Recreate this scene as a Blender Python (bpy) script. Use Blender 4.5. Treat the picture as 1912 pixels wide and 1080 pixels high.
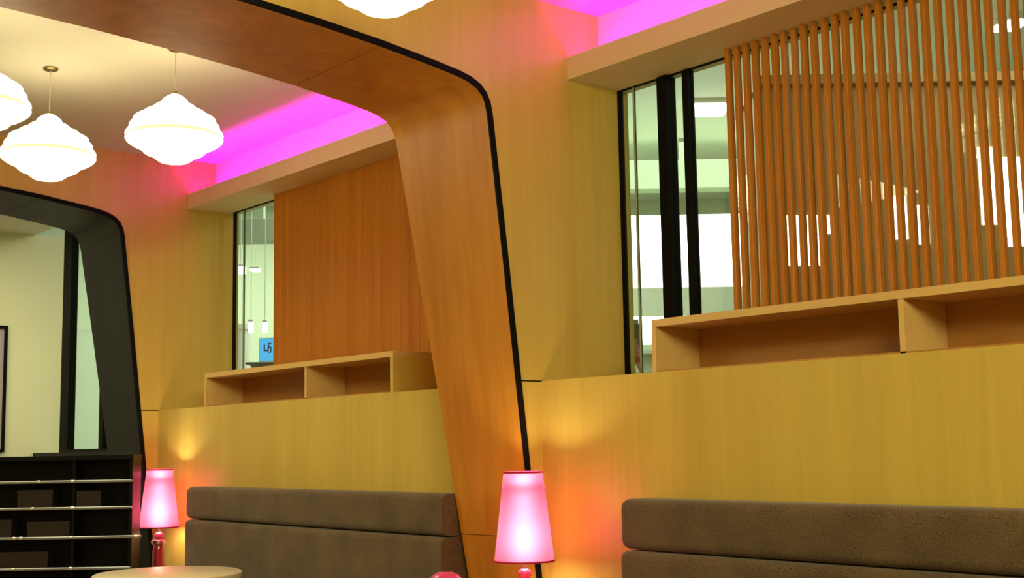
import bpy, bmesh, math, random
from mathutils import Vector, Matrix
random.seed(7)
S = bpy.context.scene
COL = S.collection
for o in list(bpy.data.objects): bpy.data.objects.remove(o)

# ------------------------------------------------------------------ camera
RIGHT = Vector((0.63945, 0.76864, -0.01767)).normalized()
FWD = Vector((-0.76216, 0.63566, 0.12214)).normalized()
UP = RIGHT.cross(FWD).normalized()
cam = bpy.data.cameras.new('camera'); cam.sensor_fit = 'HORIZONTAL'; cam.sensor_width = 36
cam.lens = 2400 / 1912 * 36; cam.clip_start = 0.05; cam.clip_end = 200
camo = bpy.data.objects.new('camera', cam); COL.objects.link(camo)
camo.matrix_world = Matrix(((RIGHT.x, UP.x, -FWD.x, 0), (RIGHT.y, UP.y, -FWD.y, 0), (RIGHT.z, UP.z, -FWD.z, 1.28), (0, 0, 0, 1)))
S.camera = camo
# ------------------------------------------------------------------ world and exposure
w = bpy.data.worlds.new('world'); S.world = w; w.use_nodes = True
w.node_tree.nodes['Background'].inputs[0].default_value = (1.0, 0.9, 0.7, 1)
w.node_tree.nodes['Background'].inputs[1].default_value = 0.15
S.view_settings.view_transform = 'Standard'; S.view_settings.look = 'None'
S.view_settings.gamma = 1; S.view_settings.use_curve_mapping = False
S.view_settings.exposure = 0.0
PENDANT_GLOW = 4.8
LED_POWER = 13.0
LAMP_GLOW = 90.0
LED_COL = (0.90, 0.008, 0.88)

def area(name, loc, rot, sx, sy, power, col):
    l = bpy.data.lights.new(name, 'AREA'); l.shape = 'RECTANGLE'; l.size = sx; l.size_y = sy
    l.energy = power; l.color = col
    o = bpy.data.objects.new(name, l); COL.objects.link(o); o.location = loc; o.rotation_euler = rot
    return o
# daylight-white ceiling lighting of the concourse outside the glazing
area('concourse_light', (-9.5, 9.5, 4.86), (0, 0, 0.88), 7, 5, 430, (0.95, 1.0, 0.84))
area('concourse_light', (-14.5, 7.2, 4.86), (0, 0, 0.88), 5, 3, 420, (0.95, 1.0, 0.84))  # extra light added to brighten the view through the left windows
area('concourse_light', (-3.5, 9.0, 4.86), (0, 0, 0.88), 3, 3, 160, (0.95, 1.0, 0.80))
# unseen fill lights added to brighten the lounge bays and partition faces
area('lounge_fill_light', (0.9, 0.6, 3.0), (0, 0.75, 0), 1.2, 2.4, 250, (1.0, 0.95, 0.54))
area('lounge_fill_light', (-5.9, 0.2, 3.15), (0, 0, 0), 1.6, 1.6, 82, (1.0, 0.95, 0.54))
area('end_room_ceiling_light', (-9.6, 2.2, 3.15), (0, 0, 0), 1.6, 2.4, 52, (1.0, 0.95, 0.62))

# ------------------------------------------------------------------ materials
def mat(name, build):
    m = bpy.data.materials.new(name); m.use_nodes = True
    nt = m.node_tree; b = nt.nodes['Principled BSDF']; build(nt, b); return m
def flat(col, rough=0.5, metal=0.0, spec=0.5, emit=None, es=0.0, coat=0.0):
    def f(nt, b):
        b.inputs['Base Color'].default_value = (*col, 1); b.inputs['Roughness'].default_value = rough
        b.inputs['Metallic'].default_value = metal; b.inputs['Specular IOR Level'].default_value = spec
        b.inputs['Coat Weight'].default_value = coat
        if emit: b.inputs['Emission Color'].default_value = (*emit, 1); b.inputs['Emission Strength'].default_value = es
    return f
def N(nt, t, **kw):
    n = nt.nodes.new(t)
    for k, v in kw.items():
        if k in n.inputs: n.inputs[k].default_value = v
        else: setattr(n, k, v)
    return n
def wood(c1, c2, rough=0.32, scale=(26, 26, 1.0), contrast=(0.3, 0.7), spec=0.5, world=True):
    def f(nt, b):
        tc = N(nt, 'ShaderNodeTexCoord'); mp = N(nt, 'ShaderNodeMapping'); mp.inputs['Scale'].default_value = scale
        g = N(nt, 'ShaderNodeNewGeometry')
        nt.links.new(g.outputs['Position'] if world else tc.outputs['Object'], mp.inputs['Vector'])
        n1 = N(nt, 'ShaderNodeTexNoise', Scale=1.0, Detail=5.0, Roughness=0.6); nt.links.new(mp.outputs[0], n1.inputs['Vector'])
        n2 = N(nt, 'ShaderNodeTexNoise', Scale=0.18, Detail=2.0); nt.links.new(mp.outputs[0], n2.inputs['Vector'])
        ad = N(nt, 'ShaderNodeMath', operation='ADD'); nt.links.new(n1.outputs[0], ad.inputs[0]); nt.links.new(n2.outputs[0], ad.inputs[1])
        hf = N(nt, 'ShaderNodeMath', operation='MULTIPLY'); hf.inputs[1].default_value = 0.5; nt.links.new(ad.outputs[0], hf.inputs[0])
        r = N(nt, 'ShaderNodeValToRGB'); r.color_ramp.elements[0].position = contrast[0]; r.color_ramp.elements[1].position = contrast[1]
        r.color_ramp.elements[0].color = (*c1, 1); r.color_ramp.elements[1].color = (*c2, 1)
        nt.links.new(hf.outputs[0], r.inputs[0]); nt.links.new(r.outputs[0], b.inputs['Base Color'])
        bp = N(nt, 'ShaderNodeBump', Strength=0.04, Distance=0.002); nt.links.new(n1.outputs[0], bp.inputs['Height'])
        nt.links.new(bp.outputs[0], b.inputs['Normal'])
        b.inputs['Roughness'].default_value = rough; b.inputs['Specular IOR Level'].default_value = spec
    return f
def fabric(c1, c2, scale=260):
    def f(nt, b):
        g = N(nt, 'ShaderNodeNewGeometry')
        n1 = N(nt, 'ShaderNodeTexNoise', Scale=float(scale), Detail=3.0); nt.links.new(g.outputs['Position'], n1.inputs['Vector'])
        n2 = N(nt, 'ShaderNodeTexNoise', Scale=6.0, Detail=2.0); nt.links.new(g.outputs['Position'], n2.inputs['Vector'])
        ad = N(nt, 'ShaderNodeMix', data_type='FLOAT'); ad.inputs[0].default_value = 0.3
        nt.links.new(n1.outputs[0], ad.inputs[2]); nt.links.new(n2.outputs[0], ad.inputs[3])
        r = N(nt, 'ShaderNodeValToRGB'); r.color_ramp.elements[0].position = 0.35; r.color_ramp.elements[1].position = 0.65
        r.color_ramp.elements[0].color = (*c1, 1); r.color_ramp.elements[1].color = (*c2, 1)
        nt.links.new(ad.outputs[0], r.inputs[0]); nt.links.new(r.outputs[0], b.inputs['Base Color'])
        bp = N(nt, 'ShaderNodeBump', Strength=0.35, Distance=0.003); nt.links.new(n1.outputs[0], bp.inputs['Height'])
        nt.links.new(bp.outputs[0], b.inputs['Normal'])
        b.inputs['Roughness'].default_value = 0.9; b.inputs['Sheen Weight'].default_value = 0.15
        b.inputs['Specular IOR Level'].default_value = 0.2
    return f
def paint(col, rough=0.7, var=0.03):
    def f(nt, b):
        g = N(nt, 'ShaderNodeNewGeometry'); n = N(nt, 'ShaderNodeTexNoise', Scale=3.0, Detail=3.0)
        nt.links.new(g.outputs['Position'], n.inputs['Vector'])
        r = N(nt, 'ShaderNodeValToRGB')
        r.color_ramp.elements[0].color = (*[c * (1 - var) for c in col], 1); r.color_ramp.elements[1].color = (*[min(1, c * (1 + var)) for c in col], 1)
        nt.links.new(n.outputs[0], r.inputs[0]); nt.links.new(r.outputs[0], b.inputs['Base Color'])
        b.inputs['Roughness'].default_value = rough; b.inputs['Specular IOR Level'].default_value = 0.3
    return f
def glass_mat(name, tint, gloss=0.06):
    m = bpy.data.materials.new(name); m.use_nodes = True; nt = m.node_tree
    nt.nodes.remove(nt.nodes['Principled BSDF']); out = nt.nodes['Material Output']
    t = N(nt, 'ShaderNodeBsdfTransparent', Color=(*tint, 1)); g = N(nt, 'ShaderNodeBsdfGlossy', Roughness=0.02)
    mx = N(nt, 'ShaderNodeMixShader'); mx.inputs[0].default_value = gloss
    nt.links.new(t.outputs[0], mx.inputs[1]); nt.links.new(g.outputs[0], mx.inputs[2]); nt.links.new(mx.outputs[0], out.inputs[0])
    return m
def shade_mat(name, col, trans):
    m = bpy.data.materials.new(name); m.use_nodes = True; nt = m.node_tree
    nt.nodes.remove(nt.nodes['Principled BSDF']); out = nt.nodes['Material Output']
    d = N(nt, 'ShaderNodeBsdfDiffuse', Color=(*col, 1)); t = N(nt, 'ShaderNodeBsdfTranslucent', Color=(*trans, 1))
    g = N(nt, 'ShaderNodeNewGeometry'); n = N(nt, 'ShaderNodeTexNoise', Scale=220.0); nt.links.new(g.outputs['Position'], n.inputs['Vector'])
    bp = N(nt, 'ShaderNodeBump', Strength=0.15, Distance=0.002); nt.links.new(n.outputs[0], bp.inputs['Height']); nt.links.new(bp.outputs[0], d.inputs['Normal'])
    f = N(nt, 'ShaderNodeBsdfRefraction', Color=(*trans, 1), Roughness=1.0, IOR=1.7)
    m0 = N(nt, 'ShaderNodeMixShader'); m0.inputs[0].default_value = 0.4
    nt.links.new(t.outputs[0], m0.inputs[1]); nt.links.new(f.outputs[0], m0.inputs[2])
    mx = N(nt, 'ShaderNodeMixShader'); mx.inputs[0].default_value = 0.65
    nt.links.new(d.outputs[0], mx.inputs[1]); nt.links.new(m0.outputs[0], mx.inputs[2]); nt.links.new(mx.outputs[0], out.inputs[0])
    return m

M = {}
M['maple'] = mat('maple_veneer', wood((0.50, 0.345, 0.064), (0.63, 0.45, 0.092), 0.33, (30, 30, 1.2)))
M['maple_edge'] = mat('maple_edge', wood((0.60, 0.38, 0.12), (0.70, 0.46, 0.16), 0.4, (4, 30, 30)))
M['cherry'] = mat('cherry_veneer', wood((0.40, 0.145, 0.013), (0.64, 0.28, 0.032), 0.42, (16, 16, 0.9), spec=0.3))
M['cubby'] = mat('cubby_veneer', wood((0.36, 0.15, 0.028), (0.48, 0.22, 0.048), 0.5, (3, 30, 30)))
M['slat'] = mat('slat_wood', wood((0.40, 0.13, 0.010), (0.56, 0.215, 0.020), 0.45, (60, 60, 2.0), spec=0.2))
M['cream'] = mat('cream_paint', paint((0.62, 0.57, 0.43)))
M['soffit'] = mat('soffit_paint', paint((0.70, 0.56, 0.29)))
M['endwall'] = mat('end_wall_paint', paint((0.78, 0.76, 0.48)))
M['floor'] = mat('floor_board', wood((0.16, 0.09, 0.04), (0.24, 0.14, 0.07), 0.4, (1.5, 18, 18)))
M['black'] = mat('black_lacquer', flat((0.004, 0.004, 0.005), 0.4, spec=0.12))
M['blacktrim'] = mat('black_trim', flat((0.006, 0.006, 0.006), 0.5, spec=0.05))
M['blackwood'] = mat('black_stained_wood', wood((0.014, 0.015, 0.020), (0.022, 0.023, 0.030), 0.38, (20, 20, 1.0), spec=0.04))
M['steel'] = mat('polished_steel', flat((0.75, 0.72, 0.66), 0.30, metal=1.0))
M['fabric'] = mat('brown_tweed', fabric((0.048, 0.030, 0.012), (0.155, 0.100, 0.045), 200))
M['seatfab'] = mat('brown_seat_fabric', fabric((0.10, 0.07, 0.04), (0.17, 0.12, 0.07)))
M['tabletop'] = mat('cream_laminate', paint((0.66, 0.58, 0.38), 0.35))
M['shade'] = shade_mat('pink_shade', (0.80, 0.06, 0.18), (0.40, 0.060, 0.135))
M['pinkglass'] = mat('pink_glass', flat((0.75, 0.06, 0.20), 0.08, spec=0.8, coat=0.6))
M['redglass'] = mat('red_glass', flat((0.45, 0.015, 0.04), 0.08, spec=0.8, coat=0.6))
M['pinkmetal'] = mat('pink_chrome', flat((0.85, 0.45, 0.60), 0.15, metal=0.9))
M['bulb'] = mat('bulb_glass', flat((1, 1, 1), 0.4, emit=(1.0, 0.85, 0.58), es=LAMP_GLOW))
M['uplight'] = mat('added_uplight', flat((1, 1, 1), 0.4, emit=(1.0, 0.86, 0.60), es=260))
M['pendant'] = mat('pendant_shade', flat((0.9, 0.86, 0.75), 0.6, emit=(1.0, 0.92, 0.60), es=PENDANT_GLOW))
M['ledge'] = mat('grey_lacquer_ledge', flat((0.22, 0.23, 0.25), 0.25, metal=0.4, spec=0.7))
M['glint_clip'] = mat('chrome_glint_clip', flat((0.95, 0.94, 0.9), 0.2, metal=0.9))
M['pendant_rim'] = mat('pendant_rim', flat((0.30, 0.24, 0.09), 0.6, emit=(1.0, 0.80, 0.35), es=0.35))
M['brass'] = mat('brushed_brass', flat((0.35, 0.28, 0.12), 0.35, metal=1.0))
M['cord'] = mat('clear_cord', flat((0.62, 0.56, 0.34), 0.5))
M['led'] = mat('led_strip', flat((1, 0.6, 0.9), 0.5, emit=LED_COL, es=8))
M['pane'] = glass_mat('window_glass', (0.93, 0.98, 0.92))
M['hallwall'] = mat('hall_wall_paint', paint((0.54, 0.60, 0.46)))
M['hallceil'] = mat('hall_ceiling_paint', paint((0.64, 0.69, 0.58)))
M['hallgrey'] = mat('hall_beam_paint', paint((0.36, 0.42, 0.33)))
M['whitepaint'] = mat('white_column_paint', paint((0.85, 0.88, 0.80)))
M['lightbox'] = mat('lightbox_acrylic', flat((1, 1, 1), 0.5, emit=(1.0, 1.0, 0.93), es=2.2))
M['lightwhite'] = mat('light_diffuser', flat((1, 1, 1), 0.5, emit=(1.0, 1.0, 0.95), es=6))
M['lightblue'] = mat('cool_light_diffuser', flat((1, 1, 1), 0.5, emit=(0.85, 0.95, 1.0), es=2.5))
M['screen'] = mat('blue_screen', flat((0.02, 0.1, 0.2), 0.3, emit=(0.06, 0.48, 1.0), es=1.0))
M['darkgrey'] = mat('dark_grey_plastic', flat((0.05, 0.055, 0.06), 0.4))
M['display'] = mat('dark_green_cabinet', flat((0.05, 0.065, 0.05), 0.5))
M['kioskbrown'] = mat('kiosk_timber', wood((0.26, 0.14, 0.045), (0.42, 0.25, 0.09), 0.5, (12, 12, 1)))
M['oldpink'] = mat('dusty_pink_ceramic', flat((0.45, 0.20, 0.20), 0.4))
M['redbox'] = mat('crimson_card', flat((0.40, 0.03, 0.04), 0.5))
M['bookbrown'] = mat('brown_box_card', flat((0.02, 0.013, 0.008), 0.6, spec=0.2))
M['picture'] = mat('picture_print', paint((0.50, 0.42, 0.46), 0.5, 0.12))
M['ink'] = mat('dark_ink', flat((0.02, 0.03, 0.05), 0.5))

# ------------------------------------------------------------------ helpers
def obj(name, bm, m, parent=None, smooth=False, loc=None, rot=None):
    me = bpy.data.meshes.new(name); bmesh.ops.recalc_face_normals(bm, faces=bm.faces[:]); bm.to_mesh(me); bm.free()
    me.materials.append(M[m])
    if smooth:
        for p in me.polygons: p.use_smooth = True
        try: me.set_sharp_from_angle(angle=math.radians(40))
        except Exception: pass
    o = bpy.data.objects.new(name, me); COL.objects.link(o)
    if parent: o.parent = parent
    if loc: o.location = loc
    if rot: o.rotation_euler = rot
    return o
def thing(name, label, cat, loc=(0, 0, 0), rz=0.0, group=None):
    o = bpy.data.objects.new(name, None); COL.objects.link(o); o.empty_display_size = 0.1
    o.location = loc; o.rotation_euler = (0, 0, rz); tag(o, label, cat, group); return o
def tag(o, label, cat, group=None):
    o['label'] = label; o['category'] = cat
    if group: o['group'] = group
    return o
def struct(o, label=None):
    o['kind'] = 'structure'
    if label: o['label'] = label
    return o
def root(name, label=None):
    o = bpy.data.objects.new(name, None); COL.objects.link(o); return struct(o, label)
def box(x0, x1, y0, y1, z0, z1, bev=0.0, seg=2, bm=None):
    bm = bm or bmesh.new()
    vs = [bm.verts.new(p) for p in ((x0, y0, z0), (x1, y0, z0), (x1, y1, z0), (x0, y1, z0), (x0, y0, z1), (x1, y0, z1), (x1, y1, z1), (x0, y1, z1))]
    fs = [bm.faces.new([vs[i] for i in f]) for f in ((0, 3, 2, 1), (4, 5, 6, 7), (0, 1, 5, 4), (1, 2, 6, 5), (2, 3, 7, 6), (3, 0, 4, 7))]
    if bev: bmesh.ops.bevel(bm, geom=list({e for f in fs for e in f.edges}), offset=bev, segments=seg, profile=0.5, affect='EDGES')
    return bm
def lathe(prof, seg=32, cap=True, thick=0.0, bm=None):
    """prof: list of (r, z) going round the solid; revolved about z"""
    bm = bm or bmesh.new(); rings = []
    for r, z in prof:
        if r < 1e-5: rings.append([bm.verts.new((0, 0, z))])
        else: rings.append([bm.verts.new((r * math.cos(2 * math.pi * k / seg), r * math.sin(2 * math.pi * k / seg), z)) for k in range(seg)])
    for a, b in zip(rings[:-1], rings[1:]):
        for k in range(seg):
            l = (k + 1) % seg
            q = [a[k % len(a)], a[l % len(a)], b[l % len(b)], b[k % len(b)]]
            u = []
            for v in q:
                if v not in u: u.append(v)
            if len(u) > 2: bm.faces.new(u)
    return bm
def prism(poly, x0, x1):
    """extrude a (y, z) polygon along x"""
    bm = bmesh.new()
    a = [bm.verts.new((x0, y, z)) for y, z in poly]; b = [bm.verts.new((x1, y, z)) for y, z in poly]
    bm.faces.new(a); bm.faces.new(b[::-1]); n = len(poly)
    for i in range(n): bm.faces.new((a[i], b[i], b[(i + 1) % n], a[(i + 1) % n]))
    return bm
def tree_copy(o, parent=None):
    c = o.copy(); COL.objects.link(c); c.parent = parent
    for ch in list(o.children): tree_copy(ch, c)
    return c

# ------------------------------------------------------------------ dimensions (metres; x along the window wall, y towards it)
X_NEAR, X_FAR = -4.0, -7.68        # room-side faces of the two partitions
CEIL = 3.18
Y_WALL, Y_FASCIA, Y_COVE, Y_GLASS = 3.49, 3.672, 3.865, 3.98
Y_LEFT, X_BACK, X_END = -1.95, 2.6, -11.1
YC = 1.0                            # axis of the portals
HALF = [(1.0, 2.925), (1.475, 2.918), (1.8, 2.905), (2.124, 2.884), (2.435, 2.860), (2.707, 2.832), (2.95, 2.799), (3.07, 2.780), (3.13, 2.765),
        (3.175, 2.744), (3.205, 2.715), (3.222, 2.680), (3.232, 2.63), (3.307, 2.007), (3.401, 1.183), (3.536, 0.0)]

# ------------------------------------------------------------------ setting
struct(obj('floor', box(X_END - .1, X_BACK, Y_LEFT, 4.15, -0.05, 0), 'floor'))
struct(obj('ceiling', box(X_END - .1, X_BACK, Y_LEFT, Y_COVE + 0.02, CEIL, CEIL + 0.06), 'cream'), 'plain cream ceiling of the lounge')
struct(obj('wall_left', box(X_END, X_BACK, Y_LEFT - .08, Y_LEFT, 0, CEIL), 'maple'))
struct(obj('wall_back', box(X_BACK, X_BACK + .08, Y_LEFT, 4.15, 0, CEIL), 'maple'))
struct(obj('wall_end', box(X_END - .08, X_END, Y_LEFT, 4.20, 0, CEIL), 'endwall'), 'pale cream end wall beyond the black archway')

def edge_pts(d):
    """portal outline moved inwards by d, from right foot over the head to the left foot"""
    P = [Vector(p) for p in HALF]; out = []
    for i, p in enumerate(P):
        a = P[max(i - 1, 0)]; b = P[min(i + 1, len(P) - 1)]
        t = (b - a).normalized(); n = Vector((-t.y, t.x))
        if i == 0: n = Vector((0, 1))
        q = p - n * d if True else p
        out.append((q.x, q.y))
    right = out[::-1]
    left = [(2 * YC - y, z) for y, z in out[1:]]
    return right + left
def partition(side, X, thick):
    r = root('wall_' + side)
    o = edge_pts(-0.012); zs = 1.548
    def cut(pts, z):                       # split the outline at height z
        up = [p for p in pts if p[1] > z]; i = [k for k, p in enumerate(pts) if p[1] > z][0]
        a, b = pts[i - 1], pts[i]; t = (z - a[1]) / (b[1] - a[1]); yr = a[0] + (b[0] - a[0]) * t
        return up, yr, i
    up, yr, i = cut(o, zs + .003)
    poly = [(yr, zs + .003)] + up + [(2 * YC - yr, zs + .003), (Y_LEFT, zs + .003), (Y_LEFT, CEIL), (4.04, CEIL), (4.04, zs + .003)]
    obj('upper_panel', prism(poly, X, X - thick), 'maple', r)
    low = [p for p in o[:len(o) // 2] if p[1] < zs]; _, yr2, _ = cut(o, zs - .003)
    pr = low + [(yr2, zs - .003), (4.04, zs - .003), (4.04, 0)]
    obj('lower_panel', prism(pr, X, X - thick), 'maple', r)
    obj('lower_panel', prism([(max(2 * YC - y, Y_LEFT), z) for y, z in pr], X, X - thick), 'maple', r)
    obj('joint_backing', prism([(yr + .02, zs - .02), (yr + .02, zs + .02), (4.0, zs + .02), (4.0, zs - .02)], X - .006, X - thick + .006), 'blacktrim', r)
    r['label'] = {'partition_near': 'maple partition wall around the cherry archway', 'partition_far': 'maple partition wall around the black archway'}[side]
partition('partition_near', X_NEAR, 0.34); partition('partition_far', X_FAR, 0.34)

def depth_at(z): return 0.65 - 0.105 * max(0.0, 2.71 - z)
def strip(pts_in, pts_out, X):
    """lining panel: inner face pts_in, outer face pts_out, running from X-.. back by the depth at each height"""
    bm = bmesh.new(); rows = []
    for (a, b) in zip(pts_in, pts_out):
        d = depth_at(a[1])
        rows.append([bm.verts.new((X + .004, *a)), bm.verts.new((X - d, *a)), bm.verts.new((X - d, *b)), bm.verts.new((X + .004, *b))])
    for p, q in zip(rows[:-1], rows[1:]):
        for k in range(4): bm.faces.new((p[k], q[k], q[(k + 1) % 4], p[(k + 1) % 4]))
    bm.faces.new(rows[0]); bm.faces.new(rows[-1][::-1])
    return bm
def resample(pts, n=220):
    V = [Vector(p) for p in pts]; L = [0]
    for a, b in zip(V[:-1], V[1:]): L.append(L[-1] + (b - a).length)
    return V, L
def point_at(V, L, s):
    for i in range(len(L) - 1):
        if s <= L[i + 1] or i == len(L) - 2:
            t = (s - L[i]) / (L[i + 1] - L[i]); v = V[i].lerp(V[i + 1], t); return (v.x, v.y)
def archway(X, label, m, joints):
    t = thing('archway', label, 'archway', (X, YC, 0))
    inn, out = edge_pts(0.014), edge_pts(-0.010)
    Vi, Li = resample(inn); Vo, Lo = resample(out)
    n = len(Vi); par = list(range(n))
    # joints are given as fractional vertex indices along the outline
    cuts = [0.0] + joints + [n - 1.0]
    def P(V, f):
        i = min(int(f), n - 2); v = V[i].lerp(V[i + 1], f - i); return (v.x - YC, v.y)
    for a, b in zip(cuts[:-1], cuts[1:]):
        fs = [a + .0] + [k for k in range(int(a) + 1, n) if a < k < b] + [b - 1e-6]
        pi = [P(Vi, f) for f in fs]; po = [P(Vo, f) for f in fs]
        def shrink(p, q, g):                # open a fine joint at both ends of the panel
            d = Vector(q) - Vector(p); d.normalize(); return (p[0] + d.x * g, p[1] + d.y * g)
        if a > 0: pi[0] = shrink(pi[0], pi[1], .0018); po[0] = shrink(po[0], po[1], .0018)
        if b < n - 1: pi[-1] = shrink(pi[-1], pi[-2], .0018); po[-1] = shrink(po[-1], po[-2], .0018)
        obj('lining_panel', strip(pi, po, 0), m, t, smooth=True)
    # black bead round the opening, proud of the wall
    A, B = edge_pts(-0.013), edge_pts(0.013)
    bm = bmesh.new(); rows = []
    for a, b in zip(A, B):
        rows.append([bm.verts.new((.012, a[0] - YC, a[1])), bm.verts.new((.012, b[0] - YC, b[1])), bm.verts.new((-.02, b[0] - YC, b[1])), bm.verts.new((-.02, a[0] - YC, a[1]))])
    for p, q in zip(rows[:-1], rows[1:]):
        for k in range(4): bm.faces.new((p[k], q[k], q[(k + 1) % 4], p[(k + 1) % 4]))
    bm.faces.new(rows[0]); bm.faces.new(rows[-1][::-1])
    obj('edge_trim', bm, 'blacktrim', t)['label'] = 'thin black edge trim'
nh = len(HALF)
def idx_right(y=None, z=None):
    pts = edge_pts(0.0)
    for i in range(nh - 1):
        a, b = pts[i], pts[i + 1]
        if z is not None and a[1] <= z <= b[1] : return i + (z - a[1]) / (b[1] - a[1])
        if y is not None and b[0] <= y <= a[0] and a[1] > 2.6: return i + (a[0] - y) / (a[0] - b[0])
jr = [idx_right(z=.915), idx_right(y=2.70)]
tot = 2 * (nh - 1)
joints = sorted(jr + [tot - j for j in jr])
archway(X_NEAR, 'cherry wood portal with rounded corner and thin black edge, nearest archway', 'cherry', joints)
archway(X_FAR, 'glossy black lined portal at the far end, beyond the cherry archway', 'blackwood', joints)

# window side of each bay: low panelled wall, sill, soffit with cove
def bay(k, x0, x1):
    nm = ('near', 'far')[k]
    r = root('wall_right_' + nm, ('maple panelled wall behind the near brown banquette', 'maple panelled wall behind the far brown banquette')[k])
    obj('front_panel', box(x0, x1, Y_WALL, Y_WALL + .04, 0, 1.549), 'maple', r)
    obj('sill_board', box(x0, x1, Y_WALL + .04, 4.04, 1.525, 1.549), 'maple', r)
    t = root('trim_%d' % (k + 1), ('cream light soffit above the near window', 'cream light soffit above the far window')[k])
    obj('fascia', box(x0, x1, Y_FASCIA, Y_FASCIA + .02, 2.858, 2.957), 'soffit', t)
    obj('soffit_board', box(x0, x1, Y_FASCIA + .02, 4.04, 2.858, 2.878), 'soffit', t)
    obj('cove_back', box(x0, x1, Y_COVE, 4.04, 2.878, CEIL + .06), 'cream', t)
    s = obj('led_strip', box(x0 + .05, x1 - .05, Y_FASCIA + .05, Y_FASCIA + .065, 2.880, 2.888), 'led', t)
    n = 2; L = (x1 - x0 - .1) / n
    for i in range(n):
        area('led_strip_light', (x0 + .05 + L * (i + .5), Y_FASCIA + .075, 2.895), (math.radians(180 - 14), 0, 0), L, 0.03, LED_POWER * L / 1.8, LED_COL)
bay(0, X_NEAR, X_NEAR + 3.34); bay(1, X_FAR, X_NEAR - .34)
struct(obj('wall_right_passage', box(X_NEAR + 3.34, X_BACK, Y_WALL, Y_WALL + .08, 0, CEIL), 'maple'))
struct(obj('wall_right_end', box(X_END, X_FAR - .34, 3.92, 4.0, 0, 1.30), 'blackwood'))

def window(n, x0, x1, z0, z1, y, stiles, label, fr=0.026, fd=0.006):
    r = root('window_%d' % n, label)
    bm = box(x0, x0 + fr, y - fd, y + fd, z0, z1)
    obj('frame', bm, 'blacktrim', r)
    obj('bottom_rail', box(x0 + fr, x1, y - fd, y + fd, z0, z0 + .022), 'blacktrim', r)
    obj('top_rail', box(x0 + fr, x1, y - fd, y + fd, z1 - .006, z1), 'blacktrim', r)
    edges = [x0 + fr]
    for xa, wd, mm, dp in stiles:
        obj('mullion', box(xa, xa + wd, y - dp, y + dp, z0 + .022, z1 - .006), mm, r)
        obj('pane', box(edges[-1], xa, y - .003, y + .003, z0 + .022, z1 - .006), 'pane', r); edges.append(xa + wd)
    obj('pane', box(edges[-1], x1, y - .003, y + .003, z0 + .022, z1 - .006), 'pane', r)
window(1, X_NEAR, X_NEAR + 3.34, 1.549, 2.858, Y_GLASS,
       [(-3.905, .008, 'hallgrey', .006), (-3.735, .055, 'blacktrim', .03), (-3.597, .032, 'blacktrim', .02)],
       'black framed window beside the slatted screen')
window(2, X_FAR + .05, X_NEAR - .34, 1.549, 2.858, Y_GLASS, [(-7.49, .008, 'hallgrey', .006)], 'narrow far window beside the upright boards', .03)
window(3, -10.50, X_FAR - .34, 1.30, 3.18, 3.95, [(-9.69, .07, 'blacktrim', .03), (-8.9, .07, 'blacktrim', .03)], 'black framed glazing seen through the black archway', .17, .03)

# ------------------------------------------------------------------ slatted screens on the window side
def slat_screen(label, x0, x1, part, wd, dp, pitch, jit):
    t = thing('slat_screen', label, 'screen', (x0, 3.905, 1.549))
    n = int((x1 - x0) / pitch)
    first = obj(part, box(-wd / 2, wd / 2, -dp / 2, dp / 2, 0, 1.309, .0015, 1), 'slat', t); first.location = (wd / 2, 0, 0)
    for i in range(1, n):
        c = first.copy(); COL.objects.link(c); c.location = (wd / 2 + i * pitch + random.uniform(-.02, .02) * jit, random.uniform(-.012, .012) * jit, 0)
        c.rotation_euler = (0, 0, random.uniform(-1, 1) * jit); c.parent = t
slat_screen('open screen of upright brown wooden slats above the near shelf', -3.30, -0.72, 'slat', .018, .030, .047, .13)
slat_screen('closed screen of upright reddish brown boards above the far shelf', -6.95, -4.38, 'board', .0835, .018, .085, .0)

# ------------------------------------------------------------------ low open shelf boxes on the sill
def shelf_box(label, x0, x1, xd):
    t = thing('shelf_unit', label, 'shelf', (x0, Y_WALL, 1.549)); L = x1 - x0; H = .198; D = .32; T = .028
    obj('top_board', box(0, L, 0, D, H - T, H, .001, 1), 'maple_edge', t)
    obj('side_board', box(0, .02, 0, D, 0, H - T), 'maple_edge', t); obj('side_board', box(L - .025, L, 0, D, 0, H - T), 'maple', t)
    obj('divider', box(xd - x0, xd - x0 + .02, .004, D - .08, 0, H - T), 'maple_edge', t)
    obj('back_panel', box(.02, L - .025, D - .08, D - .065, 0, H - T), 'cubby', t)
    obj('bottom_board', box(.02, L - .025, .004, D - .08, 0, .006), 'cubby', t)
shelf_box('open maple shelf box below the near slatted screen', -3.365, -1.38, -2.30)
shelf_box('open maple shelf box below the far brown screen', -7.043, -5.075, -5.90)

# ------------------------------------------------------------------ banquettes
def cushion(L, y0, y1, z0, z1, r):
    """rounded upholstery block whose right end is cut square where it meets the return"""
    bm = box(0, L + .2, y0, y1, z0, z1, r, 5)
    g = bmesh.ops.bisect_plane(bm, geom=bm.verts[:] + bm.edges[:] + bm.faces[:], plane_co=(L, 0, 0), plane_no=(1, 0, 0), clear_outer=True)
    bmesh.ops.holes_fill(bm, edges=[e for e in bm.edges if e.is_boundary])
    return bm
def banquette(label, x0, x1):
    t = thing('banquette', label, 'bench', (x0, 3.40, 0)); L = x1 - x0
    obj('head_cushion', cushion(L, -.065, .085, .905, 1.085, .034), 'fabric', t, True)
    obj('back_cushion', cushion(L, -.07, .085, .43, .900, .03), 'fabric', t, True)
    obj('seat_cushion', cushion(L - .12, -.46, -.075, .34, .465, .03), 'seatfab', t, True)
    obj('plinth', box(.03, L, -.30, .085, 0, .34), 'blackwood', t)
banquette('dark brown tweed banquette under the slatted screen, nearer one', -3.415, -0.70)
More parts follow.
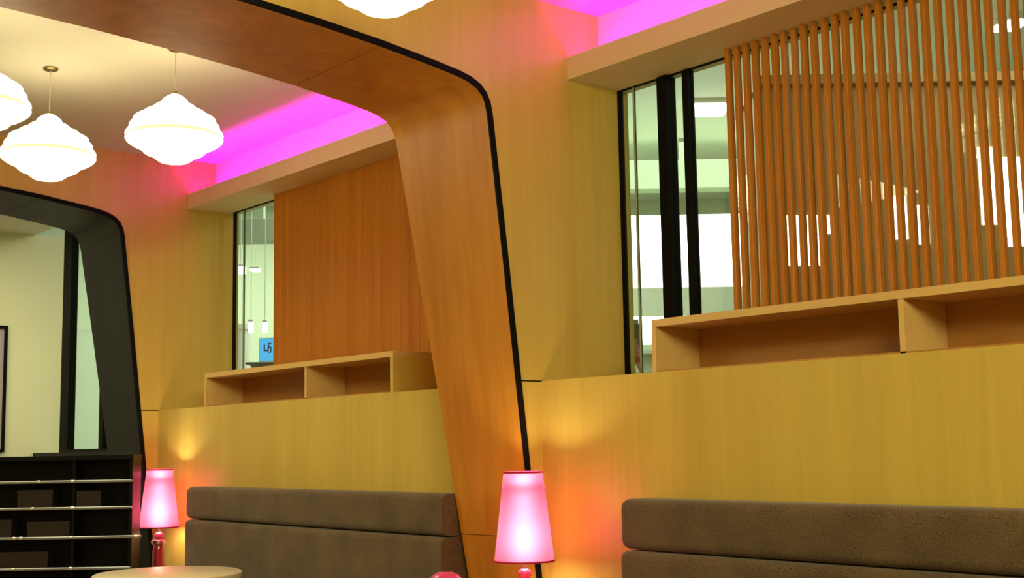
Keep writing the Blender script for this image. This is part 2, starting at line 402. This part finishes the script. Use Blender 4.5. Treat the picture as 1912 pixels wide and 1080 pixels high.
banquette('brown tweed banquette seen through the cherry archway', -6.965, -4.486)

# ------------------------------------------------------------------ table lamps with their small side tables
def side_table(label, loc):
    t = thing('side_table', label, 'table', loc)
    obj('table_top', lathe([(0, .50), (.135, .50), (.14, .506), (.14, .52), (.135, .525), (0, .525)]), 'blackwood', t, True)
    obj('leg', lathe([(0, .02), (.018, .02), (.018, .50), (0, .50)], 16), 'steel', t, True)
    obj('base', lathe([(0, 0), (.12, 0), (.12, .012), (.02, .022), (0, .022)]), 'steel', t, True)
def table_lamp(label, loc, s=1.0):
    t = thing('table_lamp', label, 'lamp', loc)
    H0, H1, R0, R1 = .318, .66, .116, .075
    obj('base', lathe([(0, 0), (.062, 0), (.065, .006), (.06, .016), (.03, .024), (0, .024)]), 'redglass', t, True)
    obj('body', lathe([(0, .024), (.026, .024), (.031, .05), (.034, .12), (.033, .19), (.028, .215), (0, .215)]), 'redglass', t, True)
    obj('collar', lathe([(0, .215), (.034, .217), (.043, .226), (.043, .243), (.034, .252), (0, .252)]), 'pinkmetal', t, True)
    obj('bead', lathe([(0, .252)] + [(.027 * math.sin(a), .273 - .021 * math.cos(a)) for a in [math.pi * k / 10 for k in range(1, 10)]] + [(0, .294)], 24), 'pinkglass', t, True)
    obj('stem', lathe([(0, .29), (.010, .29), (.009, .326), (0, .326)], 16), 'pinkmetal', t, True)
    obj('bulb', lathe([(0, .320), (.018, .322), (.024, .335), (.026, .40), (.024, .45), (.012, .475), (.012, .57), (.009, .583), (0, .585)], 20), 'bulb', t, True)
    obj('added_uplight_cup', lathe([(0, .592), (.010, .592), (.030, .606), (.032, .616), (.028, .616), (.009, .600), (0, .600)], 24), 'steel', t, True)  # added shield, keeps the extra source off the shade
    obj('added_uplight', lathe([(0, .612), (.022, .613), (.025, .617), (.018, .624), (0, .628)], 20), 'uplight', t, True)  # extra source added to throw the glow on the wall above the lamp
    obj('shade', lathe([(R0, H0), (R1, H1)], 56), 'shade', t, True)['label'] = 'tapered pink fabric shade'
    for z, rr in ((H0, R0), (H1 - .006, R1)):
        obj('shade_ring', lathe([(rr + .001, z), (rr + .001, z + .007), (rr - .003, z + .007), (rr - .003, z), (rr + .001, z)], 56), 'shade', t, True)
lamp1, lamp2 = (-3.84, 3.246), (-7.28, 3.325)
side_table('small black side table under the nearer pink lamp', (*lamp1, 0)); side_table('small black side table under the farther pink lamp', (*lamp2, 0))
table_lamp('larger pink table lamp in front of the cherry archway foot', (*lamp1, .525))
table_lamp('smaller pink table lamp beside the black display shelves', (*lamp2, .525))

# ------------------------------------------------------------------ pendant lamps
def pendant(label, loc):
    t = thing('pendant_lamp', label, 'lamp', loc, group='layered white pendant lamps')
    tiers = [(.325, .016, .287, .060), (.291, .038, .258, .098), (.262, .072, .230, .144), (.234, .114, .202, .188), (.206, .158, .168, .206), (.172, .176, .128, .224),
             (.110, .224, .074, .184), (.078, .160, .038, .132), (.042, .106, 0.0, .066)]
    for z1, r1, z0, r0 in tiers:
        out = []
        for k in range(6):
            u = k / 5; q = math.sin(u * math.pi / 2) if r0 > r1 else 1 - math.cos(u * math.pi / 2)
            out.append((r1 + (r0 - r1) * q, z1 + (z0 - z1) * u))
        inner = [(r - .004, z) for r, z in out[::-1]]
        obj('shade_tier', lathe(out + inner + [out[0]], 40), 'pendant', t, True)
    obj('rim_band', lathe([(.196, .106), (.208, .108), (.208, .130), (.196, .132), (.196, .106)], 40), 'pendant_rim', t, True)
    obj('bottom_disc', lathe([(0, .004), (.064, .004), (.064, .008), (0, .008)], 32), 'pendant', t, True)
    obj('cap', lathe([(0, .312), (.02, .312), (.014, .335), (0, .338)], 20), 'brass', t, True)
    h = CEIL - loc[2]
    obj('cord', lathe([(0, .33), (.0022, .33), (.0022, h - .015), (0, h - .015)], 8), 'cord', t)
    obj('canopy', lathe([(0, h - .014), (.03, h - .014), (.036, h - .008), (.036, h), (0, h)], 24), 'brass', t, True)
pendant('layered white pendant lamp with its ceiling rose in view, left of the archway header', (-6.18, 2.217, 2.62))
pendant('layered white pendant lamp hanging nearest the pink lit cove', (-5.522, 2.568, 2.63))
pendant('layered white pendant lamp cut off by the left edge of the picture', (-5.46, 1.645, 2.62))
pendant('layered white pendant lamp cut off by the top edge, in front of the archway', (-3.178, 2.16, 2.62))

# ------------------------------------------------------------------ round tables and the pink globe
def round_table(label, loc):
    t = thing('round_table', label, 'table', loc)
    obj('table_top', lathe([(0, .655), (.335, .655), (.355, .663), (.362, .68), (.358, .693), (.345, .70), (0, .70)], 56), 'tabletop', t, True)
    obj('column', lathe([(0, .02), (.03, .02), (.03, .655), (0, .655)], 20), 'steel', t, True)
    obj('foot', lathe([(0, 0), (.17, 0), (.17, .01), (.03, .03), (0, .03)], 32), 'steel', t, True)
round_table('round cream table in front of the far banquette', (-6.02, 2.80, 0))
round_table('round cream table under the pink globe', (-3.62, 2.62, 0))
g = thing('candle_globe', 'round glossy pink globe just above the bottom edge of the picture', 'globe', (-3.77, 2.815, .70))
obj('globe', lathe([(.02, .004)] + [(.076 * math.sin(a), .072 - .072 * math.cos(a)) for a in [math.pi * k / 16 for k in range(2, 15)]] + [(.022, .141), (0, .138)], 40), 'pinkglass', g, True)
obj('foot', lathe([(0, 0), (.04, 0), (.04, .004), (.02, .008), (0, .008)], 24), 'pinkmetal', g, True)

# ------------------------------------------------------------------ black display shelves on the left
RZ = math.atan2(0.769, 0.639)
t = thing('display_shelves', 'glossy black open display shelves with polished ledges at lower left', 'shelves', (-7.05, 3.055, 0), RZ)
Wd, Dp = 1.55, .17
obj('back_board', box(-Wd, 0, Dp - .02, Dp, 0, 1.25), 'black', t)
obj('side_board', box(-.02, 0, .01, Dp - .02, 0, 1.25), 'black', t); obj('side_board', box(-Wd, -Wd + .02, .01, Dp - .02, 0, 1.25), 'black', t)
obj('top_board', box(-Wd, .005, -.005, Dp, 1.25, 1.274), 'black', t)
levels = [1.132, .984, .82, .648, .48, .30, .10]
for i, z in enumerate(levels):
    e = .0 if i != 2 else .055
    b = obj('shelf_board', box(-Wd + .02, -.02, .012, Dp - .02, z - .016, z), 'black', t)
    obj('ledge', box(-Wd, e, -.012, .010, z - .012, z + .004, .004, 2), 'ledge', b)['label'] = 'polished metal ledge'
    for cx in [(-.335, -.53), (-.335, -.56), (-.335, -.62, -.66, .03), (-.335, -.66), (), (), ()][i]:
        obj('glint_clip', box(cx - .014, cx + .014, -.016, .004, z - .011, z + .007, .005, 3), 'glint_clip', b, True)  # bright metal pieces added where the ledges show highlights
for x in (-.343, -.98): 
    obj('upright', box(x, x + .015, .014, Dp - .02, 0, 1.25), 'black', t)
bx = [(1.132 - .148, -.66, .20, .10, 'brown box on the second shelf of the black display, left'), (1.132 - .148, -.325, .14, .09, 'brown box on the second shelf of the black display, right'),
      (.82, -.82, .13, .10, 'brown box on the third shelf of the black display, left'), (.82, -.60, .24, .085, 'brown box on the third shelf of the black display, right'),
      (.648, -.80, .32, .09, 'long brown box on the lowest visible shelf of the black display')]
for z, x, L, h, lb in bx:
    r = Vector((math.cos(RZ), math.sin(RZ), 0)); n = Vector((-math.sin(RZ), math.cos(RZ), 0))
    if z < .7: z0 = .648
    elif z < .9: z0 = .82
    else: z0 = .984
    pass
    p = Vector((-7.05, 3.055, 0)) + r * x + n * .03
    o = thing('storage_box', lb, 'box', (p.x, p.y, z0), RZ)
    obj('carton', box(0, L, 0, .09, 0, h * .78), 'bookbrown', o); obj('lid', box(-.002, L + .002, -.002, .092, h * .78, h), 'bookbrown', o)

# framed picture on the end wall
t = thing('framed_picture', 'thin black framed picture on the cream end wall at the left edge', 'picture', (X_END + .004, 3.35, 1.31))
for y0, y1, z0, z1 in ((-.35, .32, 0, .025), (-.35, .32, 1.04, 1.065), (-.35, -.325, .025, 1.04), (.295, .32, .025, 1.04)):
    obj('frame_bar', box(0, .03, y0, y1, z0, z1), 'blacktrim', t)
obj('print', box(.002, .012, -.325, .295, .025, 1.04), 'picture', t)

# ------------------------------------------------------------------ concourse outside the glazing
struct(obj('floor_concourse', box(-34, 10, 4.15, 30, -.06, -.01), 'hallgrey'))
struct(obj('ceiling_concourse', box(-34, 10, 4.1, 30, 4.9, 5.0), 'hallceil'), 'pale green concourse ceiling beyond the windows')
def at(px, py, d):                # point on the sight line of the surveyed picture position at distance d
    return Vector((0, 0, 1.28)) + d * (FWD + RIGHT * ((px - 956) / 2400) - UP * ((py - 540) / 2400))
c = at(1000, 500, 19)
wc = obj('wall_concourse', box(-16, 12, 0, .2, 0, 4.9), 'hallwall'); wc.location = (c.x, c.y, 0); wc.rotation_euler = (0, 0, RZ); struct(wc, 'pale green far wall of the concourse')
def hall_frame(px, d): p = at(px, 540, d); return (p.x, p.y, 0)
for i, (px, d, z0, z1, L) in enumerate([(1290, 15, 4.28, 4.62, 9), (480, 13.5, 3.50, 3.72, 4.2)]):
    o = obj('trim_%d' % (i + 3), box(-L * .45, L * .55, 0, .3, z0, z1), 'hallgrey'); o.location = hall_frame(px, d); o.rotation_euler = (0, 0, RZ); struct(o, ('grey beam across the concourse behind the near window', 'grey beam across the concourse behind the far window')[i])
    obj('hanger', box(-.05, .05, .1, .2, z1, 4.9), 'hallgrey', o)
# kiosk with a long white light panel
t = thing('kiosk', 'concourse kiosk with a long glowing white fascia panel, behind the near window', 'kiosk', hall_frame(1340, 14), RZ)
for x in (-1.35, 1.3): obj('post', box(x, x + .08, .02, .10, 0, 2.99), 'hallgrey', t)
obj('light_panel', box(-1.40, 1.42, 0, .12, 2.99, 3.78), 'lightbox', t)['label'] = 'glowing white fascia panel'
obj('roof', box(-1.42, 1.45, .12, 1.6, 3.72, 3.78), 'hallwall', t)
obj('back_wall', box(-1.42, 1.45, 1.5, 1.6, 0, 3.72), 'hallwall', t)
obj('counter', box(-1.40, 1.40, .1, .5, 0, 1.1), 'kioskbrown', t)
obj('strip_light', box(-1.10, -.30, .25, .3, 2.62, 2.69), 'lightwhite', t)
obj('glowing_pillar', box(-.80, -.70, .2, .3, 2.38, 2.62), 'lightwhite', t)
for x in (-1.3, .2): obj('shelf_board', box(x, x + 1.1, 1.25, 1.5, 2.35, 2.39), 'hallgrey', t)
# tall timber stall behind the slats
t = thing('timber_kiosk', 'tall timber stall with small lit panels, glimpsed between the near slats', 'kiosk', hall_frame(1700, 9.5), RZ)
def sx(px): return (px - 1700) / 2400 * 9.5
def sz(py, px): return at(px, py, 9.5).z
obj('body', box(sx(1436), sx(2050), 0, .9, 0, 3.95), 'kioskbrown', t)
obj('roof', box(sx(1430), sx(2060), -.05, 1.0, 3.95, 4.02), 'kioskbrown', t)
for a_, b_, c_, d_ in ((1474, 1534, 396, 492), (1551, 1566, 396, 432), (1670, 1702, 362, 445), (1722, 1742, 380, 455), (1842, 1874, 270, 420), (1882, 1935, 290, 462)):
    obj('lit_panel', box(sx(a_), sx(b_), -.015, 0, sz(d_, 1700), sz(c_, 1700)), 'lightbox', t)
# ceiling fittings
def ceil_light(label, px, py, w_, l_):
    d = (4.9 - 1.28) / (FWD.z + RIGHT.z * ((px - 956) / 2400) - UP.z * ((py - 540) / 2400)); p = at(px, py, d)
    t = thing('ceiling_light', label, 'ceiling light', (p.x, p.y, 4.82), RZ, 'concourse ceiling lights')
    obj('diffuser', box(-w_, w_, -l_, l_, 0, .03), 'lightwhite', t); obj('housing', box(-w_ - .03, w_ + .03, -l_ - .03, l_ + .03, .03, .08), 'whitepaint', t)
ceil_light('bright ceiling light seen at the top of the near window', 1322, 195, .20, .22)
ceil_light('bright round looking ceiling light behind the top right slats', 1893, 34, .07, .12)
ceil_light('small ceiling light behind the top right slats, left of the bright one', 1868, 40, .04, .06)
def downlight(label, px, py, d, ww, hh, m='lightwhite'):
    p = at(px, py, d); t = thing('hanging_light', label, 'lamp', (p.x, p.y, p.z), RZ, 'hanging lights behind the far window')
    obj('diffuser', box(-ww, ww, -ww, ww, -hh, hh), m, t); obj('rod', box(-.003, .003, -.003, .003, hh + .02, 4.9 - p.z), 'whitepaint', t); obj('cap', box(-ww, ww, -ww, ww, hh, hh + .02), 'whitepaint', t)
downlight('bright square light in the far window, top left of its group', 451, 505, 13, .045, .035)
downlight('small long light in the far window, right of the bright square one', 478, 505, 14, .05, .012)
downlight('glowing bluish white hanging light in the far window, left of the pair', 470, 612, 12.5, .022, .055, 'lightblue')
downlight('glowing bluish white hanging light in the far window, right of the pair', 496, 612, 12.5, .022, .05, 'lightblue')
# white column and blue screen
p = hall_frame(452, 13)
t = thing('round_column', 'white column low in the far window', 'column', p, RZ)
obj('shaft', lathe([(0, .1), (.10, .1), (.10, 2.5), (0, 2.5)], 24), 'whitepaint', t, True); obj('plinth', lathe([(0, 0), (.14, 0), (.14, .1), (0, .1)], 24), 'whitepaint', t, True); obj('capital', lathe([(0, 2.5), (.12, 2.5), (.12, 2.55), (0, 2.55)], 24), 'whitepaint', t, True)
p = at(508, 654, 12)
t = thing('blue_screen', 'blue lit screen with a dark mark, low in the far window', 'screen', (p.x, p.y, 0), RZ)
z = p.z
obj('display', box(-.115, .25, 0, .02, z - .10, z + .11), 'screen', t); obj('housing', box(-.12, .255, .02, .06, z - .105, z + .115), 'darkgrey', t)
for x0, x1, z0, z1 in ((-.07, -.058, -.0, .05), (-.07, -.03, -.012, 0.0), (-.035, -.024, -.01, .03), (-.024, .0, .02, .03), (-.024, .0, .055, .065), (-.03, -.02, .03, .065), (-.008, .002, -.015, .02), (-.03, .0, -.025, -.015)):
    obj('screen_mark', box(x0, x1, -.004, 0, z + z0, z + z1), 'ink', t)
obj('tray', box(-.23, .26, -.05, .10, z - .135, z - .115), 'darkgrey', t)
obj('bowl', lathe([(0, z - .24), (.09, z - .24), (.18, z - .17), (.2, z - .135), (0, z - .135)], 32), 'darkgrey', t, True)
obj('stand', box(-.03, .09, 0, .08, 0, z - .24), 'darkgrey', t)
# display cabinet just outside the near window
p = at(1160, 650, 6.6)
t = thing('display_cabinet', 'dark green cabinet low in the near window, beside the window frame', 'cabinet', (p.x, p.y, 0), RZ)
obj('body', box(-.35, .115, .05, .30, 0, 1.90), 'display', t); obj('top_board', box(-.36, .10, .03, .31, 1.90, 1.925), 'hallgrey', t); obj('shelf_board', box(-.35, .16, -.16, .05, 1.62, 1.64), 'whitepaint', t)
q = at(1180, 680, 6.5)
t = thing('paper_cone', 'small white cone standing low in the near window', 'ornament', (q.x, q.y, 1.64), RZ)
obj('cone', lathe([(0, 0), (.045, 0), (.02, .05), (.012, .07), (0, .072)], 20), 'whitepaint', t, True); obj('tip', lathe([(0, .07), (.02, .072), (.02, .085), (0, .09)], 16), 'ink', t, True)
q = at(1186, 650, 6.60)
t = thing('pink_vase', 'dusty pink vase behind the white cone, low in the near window', 'vase', (q.x, q.y, 1.64), RZ)
obj('vase_body', lathe([(0, 0), (.02, 0), (.033, .07), (.03, .12), (.015, .16), (.02, .18), (0, .18)], 20), 'oldpink', t, True); obj('band', lathe([(.034, .06), (.036, .065), (.036, .085), (.0335, .09), (.034, .06)], 20), 'redbox', t, True)
